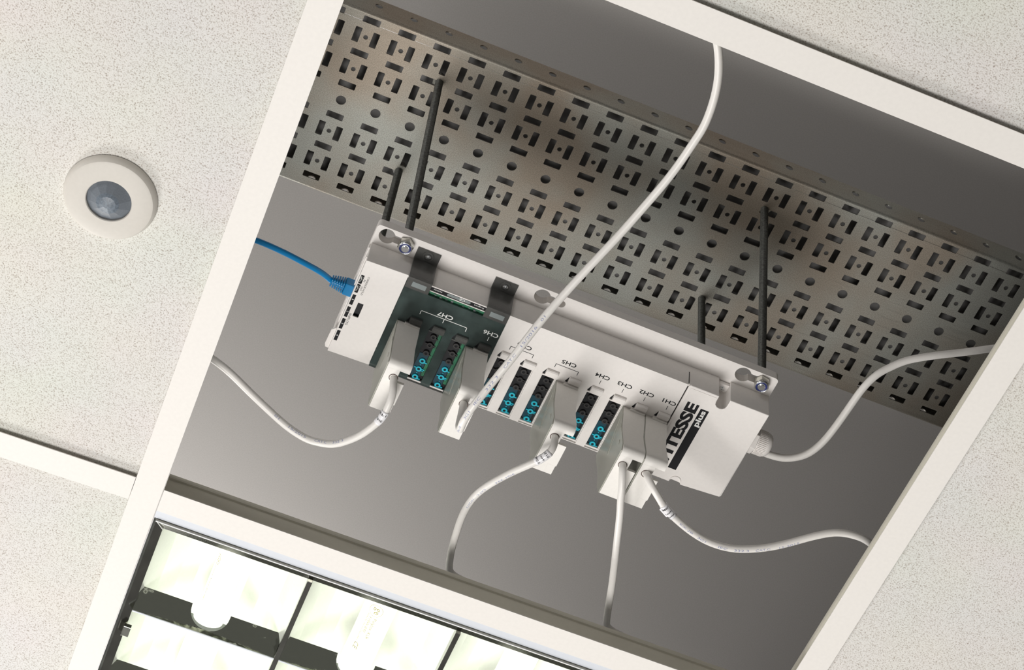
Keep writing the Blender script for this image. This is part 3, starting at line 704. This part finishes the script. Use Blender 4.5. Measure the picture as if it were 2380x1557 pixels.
plug_lead(CK[7], CC, 'white plug and cable at CH5, its labelled cable bending down to the lower bar',
          [('3G1 332', .066, .022, .0018, -.7, False), ('CAT C', .100, .012, .0018, -.5, False), ('15/2015', .118, .014, .0018, -.3, False)],
          (.029, .044, 1, [('5510', .002, .2), ('Leap', .0065, .2), ('SPACE 05', .011, .2)], False))
plug_lead(CK[10], CD, 'white plug and cable at CH2, its cable hanging straight down')
plug_lead(CK[11], CE, 'white plug beside the big logo, its printed cable sweeping to the right bar',
          [('EX-JB', .068, .016, .0021, .35, False), ('3G1', .090, .009, .0021, .4, False), ('IEC', .112, .009, .0021, .45, False), ('332.3', .127, .013, .0021, .5, False), ('CAT.C', .146, .013, .0021, .6, False), ('15-2015', .167, .018, .0021, .85, False)],
          (.045, .060, 1, [('SM6L', .002, .3), ('Leap', .007, .3), ('Coupler', .011, .3)], False))
# mains cable out of the gland
base = Vector(CF[0]); mb = MB(); path = Path([Vector(p) - base for p in CF]); tube(mb, path, .0034)
o = mb.build('power_cable', 'cable_white'); o.location = base; tag(o, 'off-white cable from the gland at the right end, curving up across the tray', 'cable')
# blue network lead
nl = empty('network_cable', Vector(CG[-1])); tag(nl, 'blue network cable with moulded boot plugged into the left end of the module', 'network cable')
base = Vector(CG[-1]); mb = MB(); path = Path([Vector(p) - base for p in CG]); tube(mb, path, .0026); mb.build('cable', 'cable_blue', nl)
a = Vector(CG[-2]); e = dp(-.5, 42.5, 15); d = (e - a).normalized()
BMx = Matrix.Translation(a - base) @ d.to_track_quat('Z', 'Y').to_matrix().to_4x4()
mb = MB(); L = (e - a).length
for k in range(6):
    z = .0000 + k * .0021; w = .0043 + .0003 * k
    mb.plate(rrect(-w, w, -w, w, .0016, 3), [], z, z + .0012)
mb.lathe([(.0034, 0), (.0040, .0125)], 20)
vv = []
for (x, y, z) in mb.v: vv.append(tuple(BMx @ Vector((x, y, z))))
mb.v = vv; bt = mb.build('boot', 'boot_blue', nl, bevel=.0002)
mb = MB(); mb.box(-.0062, .0062, -.0058, .0058, .0122, L + .001, BMx); mb.build('connector', 'boot_blue', nl, bevel=.0012)

# ------------------------------------------------------------------ recessed fluorescent fitting
FX, FY = 0.0012, 0.6014
ft = empty('recessed_light_fitting', (FX, FY, 0)); tag(ft, 'recessed fluorescent light fitting with chrome louvre, below the open bay', 'ceiling light')
def fm(name, mat, fn, parent=None, bevel=0):
    mb = MB(); fn(mb); mb.v = [(x - FX, y - FY, z) for x, y, z in mb.v]; return mb.build(name, mat, parent or ft, bevel=bevel)
X0, X1, Y0, Y1 = 0.0012, 0.5735, 0.6016, 1.174
def f_rim(mb): mb.plate([(X0, Y0), (X1, Y0), (X1, Y1), (X0, Y1)], [[(X0 + .0002, .6098), (X1 - .0085, .6098), (X1 - .0085, Y1 - .0085), (X0 + .0002, Y1 - .0085)]], .0012, .0040)
fm('rim', 'fitting_white', f_rim)
A0, A1, B0, B1 = X0 + .0004, X1 - .009, .6100, Y1 - .009
I0, I1, J0, J1 = .0118, .5622, .6216, 1.1535
def f_lf(mb):
    o = [(A0, B0), (A1, B0), (A1, B1), (A0, B1)]; m_ = [(A0 + .0022, B0 + .0018), (A1 - .002, B0 + .0018), (A1 - .002, B1 - .002), (A0 + .0022, B1 - .002)]; i_ = [(I0, J0), (I1, J0), (I1, J1), (I0, J1)]
    for a, b_, za, zb in ((o, m_, .0035, -.0002), (m_, i_, -.0002, .0045), (i_, i_, .0045, .030)):
        s = len(mb.v)
        for p in a: mb.v.append((p[0], p[1], za))
        for p in b_: mb.v.append((p[0], p[1], zb))
        for k in range(4): mb.face((s + k, s + (k + 1) % 4, s + 4 + (k + 1) % 4, s + 4 + k))
    s = len(mb.v)
fm('louvre_frame', 'chrome_dark', f_lf, bevel=0)
def f_highlight(mb):  # white strips paint the chamfer's highlight and the mitre line
    mb.box(A0 + .0020, A1, B0 + .0015, B0 + .0025, -.0008, .0004); mb.prism([(A0 + .0020, B0 + .0016), (A0 + .0027, B0 + .0016), (I0 + .0004, J0), (I0 - .0003, J0)], -.0008, .0038, lambda p, t: (p[0], p[1], t + (p[1] - B0) / .0116 * .0035 - .0008 if t > 0 else (p[1] - B0) / .0116 * .0040 - .0012))
    s = len(mb.v)
fm('frame_highlight', 'ink_white', f_highlight)
pitch = 0.1400; cols = [(I0, .1465), (.1512, .2865), (.2912, .4262), (.4310, I1)]
for (a, b_) in ((.1465, .1512), (.2865, .2912), (.4262, .4310)):
    def f_div(mb): mb.prism([(a, 0), (b_, 0), ((a + b_) / 2 + .0006, .036), ((a + b_) / 2 - .0006, .036)], J0 - .001, J1, lambda p, t: (p[0], t, p[1]))
    fm('divider', 'chrome_dark', f_div, bevel=.0003)
for (a, b_) in cols:
    c = (a + b_) / 2; hw = (b_ - a) / 2
    # curved mirror trough
    def f_tr(mb):
        n = 9
        for t in (J0, J1):
            for k in range(n + 1):
                x = -1 + 2 * k / n; mb.v.append((c + x * (hw + .0012), t, .064 * (1 - abs(x) ** 2.4) + .012 - .0 * x))
        for k in range(n): mb.face((k, k + 1, n + 2 + k, n + 1 + k))
    fm('reflector', 'reflector', f_tr)
    # tube
    def f_tb(mb):
        mb.smooth = True; T = Matrix.Translation((c, J0 + .004, .0285)) @ Matrix.Rotation(-PI / 2, 4, 'X')
        mb.lathe([(.013, 0), (.013, J1 - J0 - .008)], 48, T)
    tbo = fm('fluorescent_tube', 'tube_glow', f_tb)
    # cross blades with a hollow for the tube
    for y in (.7215, .8185, .9155, 1.0125, 1.1095):
        def f_bl(mb):
            h = .0205
            arc = [(c + .0182 * math.cos(-PI * k / 14), .0190 - .0150 * abs(math.sin(PI * k / 14))) for k in range(15)]
            outl = [(a, 0), (b_, 0), (b_, h), (c + .0182, h)] + arc + [(c - .0182, h), (a, h)]
            n = len(outl); s = len(mb.v)
            for sg in (-1, 1):
                for (x, z) in outl:
                    th = .0006 + .0125 * (z / h) ** 1.3; mb.v.append((x, y + sg * th, z))
            for k in range(n): mb.face((s + k, s + (k + 1) % n, s + n + (k + 1) % n, s + n + k))
            for q in tessellate_polygon([[Vector((p[0], p[1], 0)) for p in outl]]): mb.face([s + i for i in q]); mb.face([s + n + i for i in reversed(q)])
        bl = fm('cross_blade', 'blade_chrome', f_bl)
        def f_gd(mb):  # grey ring added to imitate the dark reflection around the tube
            s0 = len(mb.v); K = 18
            for yy in (y - .0012, y + .0012):
                for k in range(K + 1):
                    t_ = PI * k / K
                    for rr in (.0140, .0183): mb.v.append((c - rr * math.cos(t_), yy, .0205 - (rr - .0030) * math.sin(t_) * (1.0)))
            for k in range(K):
                q_ = s0 + 2 * k; w_ = q_ + 2 * (K + 1)
                mb.face((q_, q_ + 1, q_ + 3, q_ + 2)); mb.face((w_, w_ + 2, w_ + 3, w_ + 1)); mb.face((q_, q_ + 2, w_ + 2, w_)); mb.face((q_ + 1, w_ + 1, w_ + 3, q_ + 3))
        fm('notch_reflection', 'reflection_grey', f_gd, bl)
        def f_be(mb): mb.box(a, b_, y - .0007, y + .0007, -.0006, .0002)
        fm('blade_edge', 'fitting_white', f_be, bl)
# small clip on the left of the louvre frame
fm('louvre_clip', 'chrome_dark', lambda mb: (mb.box(.0095, .0165, .742, .754, -.0012, .0035)), bevel=.0004)
fm('fitting_body', 'fitting_white', lambda mb: (mb.box(X0 + .012, X1 - .012, Y0 + .034, Y1 - .012, .078, .0795), mb.box(X0 + .008, X0 + .0088, Y0 + .034, Y1 - .012, .006, .078), mb.box(X1 - .0088, X1 - .008, Y0 + .034, Y1 - .012, .006, .078),
   mb.box(X0 + .001, X1 - .001, Y0 + .0185, Y0 + .0193, .006, .055), mb.box(X0 + .001, X1 - .001, Y1 - .0128, Y1 - .012, .006, .08)))
# print on the tubes
def tube_text(c, items):
    pth = Path([(c, J0, .0285), (c, .75, .0285), (c, .9, .0285), (c, 1.1, .0285)], 0); mb = MB()
    for (s, d0, L, h, turn) in items: wrap_text(mb, s, pth, .0130, d0, L, h, turn, False, False, .0)
    mb.v = [(x - FX, y - FY, z) for x, y, z in mb.v]; return mb.build('tube_print', 'ink_olive', ft, recalc=False)
c1 = (cols[0][0] + cols[0][1]) / 2; c2 = (cols[1][0] + cols[1][1]) / 2
tube_text(c1, [('(GE)', .022, .012, .006, 1.0), ('polylux XLR F18W/840', .036, .044, .003, 1.0)])
tube_text(c2, [('ge', .016, .008, .0060, .1), ('Polylux XLR', .029, .026, .0040, -.05), ('F18W/840', .029, .020, .0026, .27), ('MADE IN HUNGARY', .027, .036, .0018, .52), ('CE', .064, .008, .0048, .42)])
mb = MB(); pth = Path([(c2, J0, .0285), (c2, .75, .0285), (c2, .9, .0285)], 0)
for k in range(28):
    for kk, rr in ((0, .0068), (1, .0060)):
        a = 2 * PI * k / 28; b2 = 2 * PI * (k + 1) / 28
        q = []
        for t in (a, b2):
            for r_ in (rr, rr - .0004):
                s_, an = .020 + r_ * math.sin(t), .1 + r_ * math.cos(t) / .013; p_, t_, n_ = pth.at(s_); bn = t_.cross(n_); f_ = (CAMP - p_).normalized()
                base_ = math.atan2(f_.dot(bn), f_.dot(n_)); an += base_; q.append(mb.vert(p_ + (n_ * math.cos(an) + bn * math.sin(an)) * .01308))
        if kk == 0: mb.face((q[0], q[2], q[3], q[1]))
mb.v = [(x - FX, y - FY, z) for x, y, z in mb.v]; mb.build('tube_print', 'ink_olive', ft, recalc=False)
